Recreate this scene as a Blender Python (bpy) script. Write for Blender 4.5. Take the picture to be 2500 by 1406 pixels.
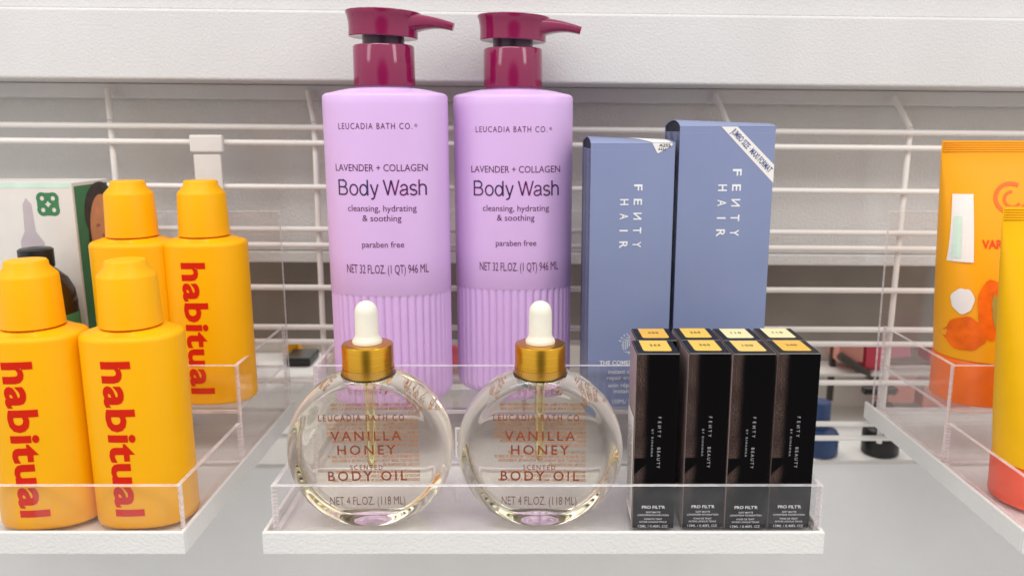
import bpy, bmesh, math, random
from mathutils import Vector, Matrix, Euler
random.seed(7)
SC = bpy.context.scene
for o in list(bpy.data.objects): bpy.data.objects.remove(o)
COL = SC.collection
PI = math.pi
U = 0.01                                   # the script counts in centimetres

# ------------------------------------------------------------------ camera
cam = bpy.data.objects.new('camera', bpy.data.cameras.new('camera')); COL.objects.link(cam)
cam.location = (0, 0, .26); cam.rotation_euler = (math.radians(90-11.282), 0, 0)
cam.data.sensor_width = 36; cam.data.lens = 28.37; cam.data.shift_x = -.016
cam.data.clip_start = .02; cam.data.clip_end = 50
cam.data.dof.use_dof = True; cam.data.dof.focus_distance = .555; cam.data.dof.aperture_fstop = 7
SC.camera = cam

# ------------------------------------------------------------------ light
SC.view_settings.view_transform = 'Standard'; SC.view_settings.look = 'None'
SC.view_settings.exposure = .36; SC.view_settings.gamma = 1
SC.view_settings.use_curve_mapping = False
W = bpy.data.worlds.new('World'); SC.world = W; W.use_nodes = True
nt = W.node_tree; bg = nt.nodes['Background']
def wn(t, **k):
    n = nt.nodes.new(t)
    for a, b in k.items(): setattr(n, a, b)
    return n
tc = wn('ShaderNodeTexCoord'); sep = wn('ShaderNodeSeparateXYZ'); nt.links.new(tc.outputs['Generated'], sep.inputs[0])
mr = wn('ShaderNodeMapRange'); mr.inputs[1].default_value = -.7; mr.inputs[2].default_value = .8
mr.inputs[3].default_value = .50; mr.inputs[4].default_value = 1.0
nt.links.new(sep.outputs['Z'], mr.inputs[0])
# darker aisle (and the person taking the picture) straight in front of the shelf
dt = wn('ShaderNodeVectorMath', operation='DOT_PRODUCT'); dt.inputs[1].default_value = (.05, -.99, .0)
nt.links.new(tc.outputs['Generated'], dt.inputs[0])
m2 = wn('ShaderNodeMapRange', interpolation_type='SMOOTHSTEP'); m2.inputs[1].default_value = .88; m2.inputs[2].default_value = .98
m2.inputs[3].default_value = 1.0; m2.inputs[4].default_value = .12
nt.links.new(dt.outputs['Value'], m2.inputs[0])
mm = wn('ShaderNodeMath', operation='MULTIPLY'); nt.links.new(mr.outputs[0], mm.inputs[0]); nt.links.new(m2.outputs[0], mm.inputs[1])
m3 = wn('ShaderNodeMath', operation='MULTIPLY'); m3.inputs[1].default_value = .95
nt.links.new(mm.outputs[0], m3.inputs[0])
bg.inputs[0].default_value = (1, .99, .985, 1); nt.links.new(m3.outputs[0], bg.inputs[1])

def lamp(name, loc, target, sx, sy, power, col):
    d = bpy.data.lights.new(name, 'AREA'); d.shape = 'RECTANGLE'; d.size = sx; d.size_y = sy; d.energy = power; d.color = col
    o = bpy.data.objects.new(name, d); COL.objects.link(o); o.location = loc
    o.rotation_euler = (Vector(target)-Vector(loc)).to_track_quat('-Z', 'Y').to_euler(); return o
lamp('ceiling_lamp', (-.15, -.10, 1.35), (0, .6, .1), 1.3, .22, 6.4, (1, .99, .975))
lamp('ceiling_lamp', (1.2, -.35, 1.25), (0, .6, .1), .35, .9, 4.0, (1, .97, .94))
lamp('ceiling_lamp', (-1.25, -.30, 1.2), (0, .6, .1), .35, .9, 3.2, (1, .97, .975))
lamp('aisle_lamp', (.2, 1.55, 1.3), (.2, 1.05, 0), 1.4, .4, 7, (1, .97, .93))

SC.cycles.use_denoising = True
try: SC.cycles.denoiser = 'OPENIMAGEDENOISE'
except Exception: pass
SC.cycles.max_bounces = 18; SC.cycles.transmission_bounces = 16; SC.cycles.transparent_max_bounces = 24
SC.cycles.glossy_bounces = 8; SC.cycles.diffuse_bounces = 5
SC.cycles.caustics_refractive = True; SC.cycles.caustics_reflective = True; SC.cycles.blur_glossy = .6
SC.cycles.sample_clamp_indirect = 6

# ------------------------------------------------------------------ materials
def lin(r, g, b):
    f = lambda c: (c/255/12.92) if c/255 <= .04045 else ((c/255+.055)/1.055)**2.4
    return (f(r), f(g), f(b), 1)
class M:
    def __init__(s, name):
        s.m = bpy.data.materials.new(name); s.m.use_nodes = True; s.nt = s.m.node_tree
        s.p = s.nt.nodes['Principled BSDF']; s.out = s.nt.nodes['Material Output']
    def n(s, t, **k):
        n = s.nt.nodes.new(t)
        for a, b in k.items(): setattr(n, a, b)
        return n
    def l(s, a, b): s.nt.links.new(a, b)
    def coord(s, scale=1.0):
        t = s.n('ShaderNodeTexCoord'); mp = s.n('ShaderNodeMapping')
        if not isinstance(scale, tuple): scale = (scale,)*3
        mp.inputs['Scale'].default_value = scale; s.l(t.outputs['Object'], mp.inputs[0]); return mp.outputs[0]
    def noise(s, scale, detail=3, rough=.5, vec=None):
        n = s.n('ShaderNodeTexNoise'); n.inputs['Scale'].default_value = scale; n.inputs['Detail'].default_value = detail
        n.inputs['Roughness'].default_value = rough; s.l(vec or s.coord(), n.inputs['Vector']); return n.outputs['Fac']
    def ramp(s, fac, stops):
        r = s.n('ShaderNodeValToRGB'); e = r.color_ramp.elements
        while len(e) > len(stops): e.remove(e[-1])
        while len(e) < len(stops): e.new(1)
        for i, (p, c) in enumerate(stops):
            e[i].position = p; e[i].color = c if isinstance(c, tuple) else (c, c, c, 1)
        s.l(fac, r.inputs[0]); return r.outputs[0]
    def bump(s, h, strength, dist):
        b = s.n('ShaderNodeBump'); b.inputs['Strength'].default_value = strength; b.inputs['Distance'].default_value = dist
        s.l(h, b.inputs['Height']); s.l(b.outputs[0], s.p.inputs['Normal']); return b
    def mixc(s, fac, a, b):
        m = s.n('ShaderNodeMix', data_type='RGBA')
        if isinstance(fac, float): m.inputs[0].default_value = fac
        else: s.l(fac, m.inputs[0])
        for i, c in ((6, a), (7, b)):
            if isinstance(c, tuple): m.inputs[i].default_value = c
            else: s.l(c, m.inputs[i])
        return m.outputs[2]
def plain(name, col, rough=.4, metal=0, spec=.5, var=.06, vscale=60, bump=None, sss=0):
    m = M(name); p = m.p
    p.inputs['Metallic'].default_value = metal; p.inputs['Specular IOR Level'].default_value = spec
    f = m.noise(vscale, 4)
    dark = tuple(c*(1-var) for c in col[:3])+(1,); lite = tuple(min(1, c*(1+var)) for c in col[:3])+(1,)
    m.l(m.ramp(f, [(.3, dark), (.7, lite)]), p.inputs['Base Color'])
    rr = m.ramp(m.noise(vscale*2.2, 3), [(.3, max(.02, rough*.85)), (.7, min(1, rough*1.15))]); m.l(rr, p.inputs['Roughness'])
    if bump: m.bump(m.noise(bump[0], 2), bump[1], bump[2])
    if sss: p.inputs['Subsurface Weight'].default_value = sss; p.inputs['Subsurface Radius'].default_value = (.004, .003, .003)
    return m.m

def powder_coat(name, col, bscale, bs, bd, rough=.42):
    m = M(name); p = m.p
    n1 = m.noise(bscale, 3, .55); n2 = m.noise(9, 5, .6)
    m.l(m.ramp(n2, [(.32, tuple(c*.94 for c in col[:3])+(1,)), (.66, col)]), p.inputs['Base Color'])
    sc = m.ramp(m.noise(26, 7, .75), [(.70, 0.0), (.735, 1.0)])
    p_in = p.inputs['Base Color'].links[0].from_socket; m.l(m.mixc(sc, p_in, tuple(c*.72 for c in col[:3])+(1,)), p.inputs['Base Color'])
    p.inputs['Roughness'].default_value = rough
    m.bump(m.ramp(n1, [(.35, 0.0), (.65, 1.0)]), bs, bd); return m.m
MAT = {}
MAT['shelf'] = powder_coat('white_powder_coat', (.78, .765, .73, 1), 420, .5, .0004)
MAT['wall'] = powder_coat('white_wall_paint', (.70, .68, .655, 1), 380, .6, .0006, .5)
MAT['beam'] = powder_coat('white_beam_paint', (.67, .655, .645, 1), 480, .42, .0004, .45)
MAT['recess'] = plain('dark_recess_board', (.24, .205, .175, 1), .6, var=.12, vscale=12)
MAT['lowpanel'] = powder_coat('pale_base_panel_paint', (.83, .815, .79, 1), 300, .4, .0004, .5)
MAT['far'] = plain('far_wall_paint', (.78, .74, .70, 1), .7, var=.1, vscale=4)

# painted wire with a few chips
m = M('chipped_white_wire'); p = m.p
f = m.ramp(m.noise(38, 6, .7), [(.70, 0.0), (.715, 1.0)])
m.l(m.mixc(f, (.84, .80, .755, 1), (.10, .075, .06, 1)), p.inputs['Base Color']); p.inputs['Roughness'].default_value = .38
m.bump(m.noise(300, 2), .25, .0004); MAT['wire'] = m.m

# acrylic: clear sheet faces and frosted sawn edges
def acrylic():
    m = M('clear_acrylic'); t = m.n('ShaderNodeBsdfTransparent'); t.inputs[0].default_value = (.995, .992, .994, 1)
    g = m.n('ShaderNodeBsdfGlossy'); g.inputs['Roughness'].default_value = .03; g.inputs[0].default_value = (1, 1, 1, 1)
    d = m.n('ShaderNodeBsdfDiffuse'); d.inputs[0].default_value = (.85, .82, .83, 1)
    lw = m.n('ShaderNodeLayerWeight'); pw = m.n('ShaderNodeMath', operation='POWER'); pw.inputs[1].default_value = 5
    m.l(lw.outputs['Facing'], pw.inputs[0]); ma = m.n('ShaderNodeMath', operation='MULTIPLY_ADD'); ma.inputs[1].default_value = .75; ma.inputs[2].default_value = .03
    m.l(pw.outputs[0], ma.inputs[0])
    a = m.n('ShaderNodeMixShader'); m.l(ma.outputs[0], a.inputs[0]); m.l(t.outputs[0], a.inputs[1]); m.l(g.outputs[0], a.inputs[2])
    sm = m.ramp(m.noise(55, 5, .65), [(.45, .004), (.8, .035)])
    b = m.n('ShaderNodeMixShader'); m.l(sm, b.inputs[0]); m.l(a.outputs[0], b.inputs[1]); m.l(d.outputs[0], b.inputs[2])
    m.l(b.outputs[0], m.out.inputs[0]); return m.m
def acrylic_edge():
    m = M('sawn_acrylic_edge'); t = m.n('ShaderNodeBsdfTransparent'); t.inputs[0].default_value = (.97, .945, .955, 1)
    d = m.n('ShaderNodeBsdfDiffuse'); d.inputs[0].default_value = (.93, .895, .90, 1)
    tr = m.n('ShaderNodeBsdfTranslucent'); tr.inputs[0].default_value = (.93, .86, .88, 1)
    g = m.n('ShaderNodeBsdfGlossy'); g.inputs['Roughness'].default_value = .18
    a = m.n('ShaderNodeMixShader'); a.inputs[0].default_value = .45; m.l(d.outputs[0], a.inputs[1]); m.l(tr.outputs[0], a.inputs[2])
    st = m.ramp(m.noise(1, 3, .6, m.coord((60, 60, 900))), [(.35, .52), (.65, .90)])
    b = m.n('ShaderNodeMixShader'); m.l(st, b.inputs[0]); m.l(t.outputs[0], b.inputs[1]); m.l(a.outputs[0], b.inputs[2])
    c = m.n('ShaderNodeMixShader'); c.inputs[0].default_value = .08; m.l(b.outputs[0], c.inputs[1]); m.l(g.outputs[0], c.inputs[2])
    m.l(c.outputs[0], m.out.inputs[0]); return m.m
MAT['acrylic'] = acrylic(); MAT['edge'] = acrylic_edge()

MAT['lavender'] = plain('lavender_plastic', (.69, .455, .78, 1), .38, var=.02, vscale=20, sss=.12, bump=(260, .06, .0003))
MAT['pump'] = plain('magenta_plastic', (.225, .006, .06, 1), .12, var=.06, vscale=30, spec=.6)
MAT['pump_dark'] = plain('dark_plum_plastic', (.055, .018, .05, 1), .3)
MAT['ink'] = plain('plum_print', (.10, .012, .07, 1), .5)
m = M('blue_plum_foil_print'); m.p.inputs['Roughness'].default_value = .35
m.l(m.ramp(m.noise(45, 2), [(.36, (.02, .03, .16, 1)), (.5, (.03, .008, .05, 1)), (.66, (.16, .012, .12, 1))]), m.p.inputs['Base Color']); MAT['foil_ink'] = m.m

m = M('satin_gold_metal'); p = m.p; p.inputs['Metallic'].default_value = 1
m.l(m.ramp(m.noise(1, 2, .5, m.coord((30, 30, 1500))), [(.3, (.66, .34, .03, 1)), (.7, (.76, .41, .045, 1))]), p.inputs['Base Color'])
p.inputs['Roughness'].default_value = .27; MAT['gold'] = m.m
MAT['rubber'] = plain('cream_rubber', (.80, .76, .64, 1), .5, var=.04, vscale=80, sss=.15)

def glass(name, col, ior, rough=0.0):
    m = M(name); g = m.n('ShaderNodeBsdfGlass'); g.inputs[0].default_value = col; g.inputs['IOR'].default_value = ior
    g.inputs['Roughness'].default_value = rough; m.l(g.outputs[0], m.out.inputs[0]); return m.m
MAT['glass'] = glass('bottle_glass', (.998, .996, .985, 1), 1.5)
MAT['oil'] = glass('pale_oil', (1, 1, 1, 1), .945)
for k_, d_ in (('glass', 7), ('oil', 3)):
    nt_ = MAT[k_].node_tree; va = nt_.nodes.new('ShaderNodeVolumeAbsorption'); va.inputs['Color'].default_value = (.985, .94, .68, 1); va.inputs['Density'].default_value = d_
    nt_.links.new(va.outputs[0], nt_.nodes['Material Output'].inputs['Volume'])
MAT['pipette'] = glass('pipette_glass', (1, .98, .80, 1), 1.07)
MAT['pipette_in'] = glass('pipette_bore', (1, 1, .96, 1), .86)
MAT['copper'] = plain('copper_print', (.23, .042, .009, 1), .4, var=.2, vscale=300)
MAT['copper_pale'] = plain('pale_copper_print', (.74, .27, .05, 1), .5, var=.15, vscale=300)
MAT['brown_ink'] = plain('brown_print', (.13, .04, .022, 1), .5)

# cartons
m = M('periwinkle_carton'); p = m.p
m.l(m.ramp(m.noise(14, 4), [(.3, (.210, .25, .42, 1)), (.7, (.232, .275, .45, 1))]), p.inputs['Base Color']); p.inputs['Roughness'].default_value = .42
m.bump(m.noise(900, 2), .08, .0003); MAT['carton'] = m.m
m = M('embossed_chevron_carton'); p = m.p; p.inputs['Base Color'].default_value = (.165, .195, .36, 1); p.inputs['Roughness'].default_value = .3
tcn = m.n('ShaderNodeTexCoord'); sp = m.n('ShaderNodeSeparateXYZ'); m.l(tcn.outputs['Object'], sp.inputs[0])
pp = m.n('ShaderNodeMath', operation='PINGPONG'); pp.inputs[1].default_value = .012; m.l(sp.outputs['Y'], pp.inputs[0])
ml = m.n('ShaderNodeMath', operation='MULTIPLY_ADD'); ml.inputs[1].default_value = 2.2; m.l(pp.outputs[0], ml.inputs[0]); m.l(sp.outputs['Z'], ml.inputs[2])
sn = m.n('ShaderNodeMath', operation='MULTIPLY'); sn.inputs[1].default_value = 900; m.l(ml.outputs[0], sn.inputs[0])
s2 = m.n('ShaderNodeMath', operation='SINE'); m.l(sn.outputs[0], s2.inputs[0]); m.bump(s2.outputs[0], .9, .0012); MAT['carton_side'] = m.m
MAT['hollow_shade'] = plain('painted_hollow_shade', (.012, .014, .022, 1), .8)  # near-black colour stands in for shade in the hollow under the lid
MAT['white_ink'] = plain('white_print', (.82, .82, .84, 1), .5)
MAT['paper'] = plain('white_paper_label', (.82, .79, .76, 1), .5, var=.03)
MAT['blue_ink'] = plain('blue_print', (.07, .09, .26, 1), .5)
MAT['black_ink'] = plain('black_print', (.012, .011, .012, 1), .5)

def glitter_carton():
    m = M('black_glitter_carton'); p = m.p
    tcn = m.n('ShaderNodeTexCoord'); sp = m.n('ShaderNodeSeparateXYZ'); m.l(tcn.outputs['Object'], sp.inputs[0])
    x, z = sp.outputs['X'], sp.outputs['Z']
    wob = m.noise(70, 3)
    xa = m.n('ShaderNodeMath', operation='MULTIPLY_ADD'); xa.inputs[1].default_value = .0035; m.l(wob, xa.inputs[0]); m.l(x, xa.inputs[2])
    def ms(v, a, b, c, d):
        r = m.n('ShaderNodeMapRange', interpolation_type='SMOOTHSTEP')
        for i, q in enumerate((a, b, c, d)): r.inputs[i+1].default_value = q
        m.l(v, r.inputs[0]); return r.outputs[0]
    def mul(a, b, op='MULTIPLY'):
        r = m.n('ShaderNodeMath', operation=op)
        for i, q in enumerate((a, b)):
            if isinstance(q, float): r.inputs[i].default_value = q
            else: m.l(q, r.inputs[i])
        return r.outputs[0]
    strip = ms(xa.outputs[0], -.0085, -.0030, 1, 0)
    upper = ms(z, .0490, .0496, 0, 1)                              # printed patch ends in a hard line, then a slanted one
    zz = mul(z, mul(x, 1.0), 'SUBTRACT')
    low = mul(ms(zz, .0500, .0515, 1, 0), ms(z, .017, .036, 0, 1))
    mask = mul(strip, mul(upper, low, 'MAXIMUM'))
    vary = m.ramp(m.noise(45, 3), [(.3, .45), (.7, 1.0)])
    sp1 = m.ramp(m.noise(1700, 2, .6), [(.36, (.012, .008, .007, 1)), (.53, (.07, .042, .035, 1)), (.68, (.30, .21, .175, 1))])
    col = m.mixc(mul(mask, vary), (.0035, .003, .0035, 1), sp1)
    m.l(col, p.inputs['Base Color']); p.inputs['Roughness'].default_value = .4; p.inputs['Specular IOR Level'].default_value = .04
    return m.m
MAT['black_carton'] = glitter_carton()
m = M('rose_glitter_carton'); p = m.p
m.l(m.ramp(m.noise(1500, 2), [(.38, (.26, .18, .17, 1)), (.66, (.46, .34, .32, 1))]), p.inputs['Base Color']); p.inputs['Roughness'].default_value = .35; MAT['rose_carton'] = m.m
MAT['black_lid'] = plain('black_lid_card', (.007, .007, .008, 1), .4, spec=.2)
MAT['lid_edge'] = plain('grey_card_edge', (.28, .26, .25, 1), .5)
for k, c in (('shade_300', (.78, .44, .06, 1)), ('shade_265', (.80, .52, .08, 1)), ('shade_110', (.83, .74, .40, 1)), ('shade_100', (.82, .55, .14, 1)), ('shade_240', (.78, .45, .07, 1))):
    MAT[k] = plain(k.split('_')[0]+'_sticker_'+k.split('_')[1], c, .45, var=.02)
MAT['grey_ink'] = plain('grey_print', (.40, .39, .40, 1), .4)

MAT['yellow'] = plain('yellow_plastic', (.91, .43, .0005, 1), .4, var=.025, vscale=20, spec=.22)
MAT['yellow_tube'] = plain('deep_yellow_plastic', (.90, .47, .001, 1), .45, var=.02, spec=.25)
MAT['red_ink'] = plain('red_print', (.62, .014, .001, 1), .6, spec=.15)
MAT['orange_cap'] = plain('orange_plastic', (.86, .15, .003, 1), .4)
MAT['deep_orange'] = plain('red_orange_plastic', (.84, .06, .002, 1), .4)
MAT['mint'] = plain('mint_print', (.60, .78, .66, 1), .5)
MAT['green'] = plain('green_print', (.045, .20, .075, 1), .5)
MAT['hair_print'] = plain('dark_brown_print', (.035, .022, .016, 1), .5)
MAT['skin_print'] = plain('peach_print', (.72, .30, .12, 1), .5, var=.12, vscale=70)
MAT['lips_print'] = plain('rose_brown_print', (.42, .13, .08, 1), .5)
MAT['mauve_print'] = plain('pale_mauve_print', (.50, .43, .45, 1), .5)
MAT['white_card'] = plain('white_card', (.74, .70, .65, 1), .5, var=.03)
MAT['amber'] = plain('dark_amber_glass', (.03, .012, .006, 1), .08)
MAT['black'] = plain('black_plastic', (.008, .008, .009, 1), .35)
MAT['navy'] = plain('navy_plastic', (.02, .05, .14, 1), .4)
MAT['pink'] = plain('pink_plastic', (.72, .24, .34, 1), .4)
MAT['coral'] = plain('coral_card', (.74, .30, .25, 1), .5)
MAT['rose'] = plain('rose_red_plastic', (.68, .05, .10, 1), .4)
MAT['brown'] = plain('dark_brown_wood', (.05, .035, .025, 1), .5)
MAT['white_plastic'] = plain('white_plastic', (.78, .74, .69, 1), .4, var=.03)
MAT['tube'] = plain('orange_tube_plastic', (.90, .38, .008, 1), .4, var=.03, vscale=14, spec=.3)
MAT['fruit_orange'] = plain('red_orange_fruit_print', (.88, .14, .003, 1), .45, var=.2, vscale=90, spec=.3)
MAT['light_orange'] = plain('amber_print', (.90, .50, .05, 1), .45, spec=.3)
MAT['olive'] = plain('olive_print', (.38, .26, .04, 1), .5)

# ------------------------------------------------------------------ mesh helpers (centimetres)
class MB:
    def __init__(s): s.v = []; s.f = []; s.mi = []; s.sm = []
    def add(s, vs, fs, mi=0, smooth=False):
        k = len(s.v); s.v += [tuple(q) for q in vs]
        for f in fs: s.f.append([i+k for i in f]); s.mi.append(mi); s.sm.append(smooth)
        return s
    def box(s, x0, x1, y0, y1, z0, z1, bev=0, mi=0, seg=2, face_mi=None):
        bm = bmesh.new(); bmesh.ops.create_cube(bm, size=1)
        for v in bm.verts: v.co = Vector((x0+(v.co.x+.5)*(x1-x0), y0+(v.co.y+.5)*(y1-y0), z0+(v.co.z+.5)*(z1-z0)))
        if bev: bmesh.ops.bevel(bm, geom=list(bm.edges), offset=bev, segments=seg, profile=.5, affect='EDGES')
        bm.normal_update(); bm.verts.index_update()
        k = len(s.v); s.v += [tuple(v.co) for v in bm.verts]
        for f in bm.faces:
            s.f.append([v.index+k for v in f.verts]); s.mi.append(face_mi(f.normal) if face_mi else mi); s.sm.append(False)
        bm.free(); return s
    def sheet(s, x0, x1, y0, y1, z0, z1, bev=.03):                # acrylic: clear faces, sawn edges
        d = (x1-x0, y1-y0, z1-z0); ax = d.index(min(d))
        return s.box(x0, x1, y0, y1, z0, z1, bev, seg=1, face_mi=lambda n: 0 if abs(n[ax]) > .9 else 1)
    def loft(s, rings, cap0=True, cap1=True, mi=0, smooth=True):
        n = len(rings[0]); vs = [q for r in rings for q in r]; fs = []
        for i in range(len(rings)-1):
            for j in range(n):
                a = i*n+j; b = i*n+(j+1) % n; fs.append((a, b, b+n, a+n))
        s.add(vs, fs, mi, smooth)
        if cap0: s.add(rings[0], [tuple(range(n))[::-1]], mi)
        if cap1: s.add(rings[-1], [tuple(range(n))], mi)
        return s
    def lathe(s, prof, cx=0, cy=0, seg=48, mi=0, cap0=True, cap1=True):  # prof: (r, z)
        return s.loft([[(cx+r*math.cos(2*PI*j/seg), cy+r*math.sin(2*PI*j/seg), z) for j in range(seg)] for r, z in prof], cap0, cap1, mi)
    def tube(s, a, b, r, seg=14, mi=0):
        a = Vector(a); b = Vector(b); d = (b-a).normalized(); q = d.to_track_quat('Z', 'Y')
        R = [[tuple(p+q @ Vector((r*math.cos(2*PI*j/seg), r*math.sin(2*PI*j/seg), 0))) for j in range(seg)] for p in (a, b)]
        return s.loft(R, mi=mi)
    def build(s, name, mats, parent=None, smooth_angle=40):
        me = bpy.data.meshes.new(name); me.from_pydata([(x*U, y*U, z*U) for x, y, z in s.v], [], s.f); me.update()
        if not isinstance(mats, (list, tuple)): mats = [mats]
        for m_ in mats: me.materials.append(MAT[m_] if isinstance(m_, str) else m_)
        for p_, mi, sm in zip(me.polygons, s.mi, s.sm): p_.material_index = min(mi, len(mats)-1); p_.use_smooth = sm
        if any(s.sm):
            try: me.set_sharp_from_angle(angle=math.radians(smooth_angle))
            except Exception: pass
        o = bpy.data.objects.new(name, me); COL.objects.link(o)
        if parent: o.parent = parent
        return o
def thing(name, label, cat, loc=(0, 0, 0), rot=(0, 0, 0), group=None, kind=None):
    o = bpy.data.objects.new(name, None); COL.objects.link(o); o.empty_display_size = .01
    o.location = Vector(loc)*U; o.rotation_euler = rot; o['label'] = label; o['category'] = cat
    if group: o['group'] = group
    if kind: o['kind'] = kind
    return o
def tag(o, label, cat, group=None, kind=None):
    o['label'] = label; o['category'] = cat
    if group: o['group'] = group
    if kind: o['kind'] = kind
    return o
def sup(a, b, n, seg, z, cx=0, cy=0):                               # superellipse ring
    R = []
    for j in range(seg):
        t = 2*PI*j/seg; c, s_ = math.cos(t), math.sin(t)
        R.append((cx+a*math.copysign(abs(c)**(2/n), c), cy+b*math.copysign(abs(s_)**(2/n), s_), z))
    return R

# lettering: Blender's built-in font turned into mesh
_tc = {}
def glyphs(body, bold=0.0, spacing=1.0):
    key = (body, bold, spacing)
    if key not in _tc:
        c = bpy.data.curves.new('lettering', 'FONT'); c.body = body; c.resolution_u = 3; c.offset = bold; c.space_character = spacing
        o = bpy.data.objects.new('lettering', c); COL.objects.link(o); bpy.context.view_layer.update()
        me = bpy.data.meshes.new_from_object(o.evaluated_get(bpy.context.evaluated_depsgraph_get()))
        bm = bmesh.new(); bm.from_mesh(me); bmesh.ops.triangulate(bm, faces=bm.faces)
        for _ in range(3):                                          # short edges, so that print can follow a curved face
            L = [e for e in bm.edges if e.calc_length() > .22]
            if not L: break
            bmesh.ops.subdivide_edges(bm, edges=L, cuts=1); bmesh.ops.triangulate(bm, faces=bm.faces)
        bm.verts.index_update(); vs = [(v.co.x, v.co.y) for v in bm.verts]; fs = [tuple(v.index for v in f.verts) for f in bm.faces]; bm.free()
        bpy.data.objects.remove(o); bpy.data.curves.remove(c); bpy.data.meshes.remove(me); _tc[key] = (vs, fs)
    return _tc[key]
_H = glyphs('H'); CAP = max(v[1] for v in _H[0])-min(v[1] for v in _H[0])
def put(mb, body, u, v, h, width=None, fn=None, bold=0.0, spacing=1.0, align='C', mirror=False, mi=0):
    """body centred at (u, baseline v), capital height h, fitted to width; fn(u, v) -> point"""
    vs, fs = glyphs(body, bold, spacing)
    if not vs: return
    x0 = min(q[0] for q in vs); x1 = max(q[0] for q in vs); sy = h/CAP; sx = sy if width is None else width/(x1-x0)
    off = {'C': (x0+x1)/2, 'L': x0, 'R': x1}[align]; mm_ = -1 if mirror else 1
    mb.add([fn(u+mm_*(q[0]-off)*sx, v+q[1]*sy) for q in vs], fs, mi)
def stroke(mb, pts, w, fn, mi=0):                                    # flat polyline with round joints
    for (a, b) in zip(pts[:-1], pts[1:]):
        d = Vector((b[0]-a[0], b[1]-a[1]))
        if d.length < 1e-6: continue
        n_ = Vector((-d.y, d.x)).normalized()*w/2
        mb.add([fn(a[0]+n_.x, a[1]+n_.y), fn(a[0]-n_.x, a[1]-n_.y), fn(b[0]-n_.x, b[1]-n_.y), fn(b[0]+n_.x, b[1]+n_.y)], [(0, 1, 2, 3)], mi)
def arc(cx, cy, rx, ry, a0, a1, n=16):
    return [(cx+rx*math.cos(math.radians(a0+(a1-a0)*i/n)), cy+ry*math.sin(math.radians(a0+(a1-a0)*i/n))) for i in range(n+1)]
def ribbon(mb, pts, w, fn, closed=False, mi=0):                      # mitred flat stroke, one clean strip
    P = [Vector(q) for q in pts]; n = len(P); L = []
    for i in range(n):
        a = P[(i-1) % n] if (closed or i > 0) else P[i]; b = P[(i+1) % n] if (closed or i < n-1) else P[i]
        t = (b-a).normalized(); nn = Vector((-t.y, t.x)); k = 1.0
        if (closed or 0 < i < n-1):
            t1 = (P[i]-a).normalized(); k = min(2.2, 1/max(.3, abs(nn.dot(Vector((-t1.y, t1.x))))))
        L.append((P[i]+nn*w/2*k, P[i]-nn*w/2*k))
    vs = [fn(*q) for pr in L for q in pr]; m_ = n if closed else n-1
    mb.add(vs, [(2*i, 2*i+1, (2*i+3) % (2*n), (2*i+2) % (2*n)) for i in range(m_)], mi)

# ------------------------------------------------------------------ the gondola behind the shelf
YAW, ROLL = math.radians(.9), math.radians(.5)
ROT = (0, ROLL, YAW)
def struct(o): o['kind'] = 'structure'; return o

t = thing('wall_panel', 'white orange-peel painted back panel behind the wire grid', 'wall', (0, 78, 0), ROT)
MB().box(-95, 95, 0, 1.2, 14.05, 60, .1).build('panel_sheet', 'wall', t)
MB().box(-95, 95, -.35, 1.6, 12.9, 14.0, .15).build('bottom_flange', 'wall', t)
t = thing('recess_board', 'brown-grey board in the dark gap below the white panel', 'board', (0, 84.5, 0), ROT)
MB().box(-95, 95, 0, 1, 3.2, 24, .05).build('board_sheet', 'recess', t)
t = thing('beam', 'white painted horizontal beam running above the wire grid', 'beam', (0, 70.6, 0), ROT)
MB().box(-95, 95, 0, 6.2, 29.62, 35.35, .22, seg=3).build('beam_front', 'beam', t)
MB().box(-95, 95, .75, 6, 35.4, 62, .1).build('upper_face', 'beam', t)
MB().box(-95, 95, 6.25, 6.9, 28.25, 29.6, .1).build('lower_flange', 'beam', t)
t = thing('base_panel', 'pale painted base panel below and behind the shelves', 'panel', (0, 76.2, 0), (0, 0, YAW))
MB().box(-95, 95, 0, 1.0, -45, -7.45, .14, seg=3).build('panel_sheet', 'lowpanel', t)
t = thing('wire_grid', 'white wire grid with paired horizontal rods behind the bottles', 'wire grid', (0, 74, 0), ROT)
for z in (25.78, 24.4, 20.46, 16.61, 15.14, 11.18, 7.39, 5.97, 2.12, -2.06, -3.52):
    MB().tube((-95, 0, z), (95, 0, z), .265).build('horizontal_wire', 'wire', t)
for x in (-75.5, -57, -37.7, -19.5, -.4, 18.0, 34.6, 53):
    mb = MB(); mb.tube((x, .45, -4.2), (x, .45, 26.2), .265)
    mb.tube((x, .45, 26.2), (x-.9, 2.3, 29.0), .265); mb.build('vertical_wire', 'wire', t)

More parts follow.
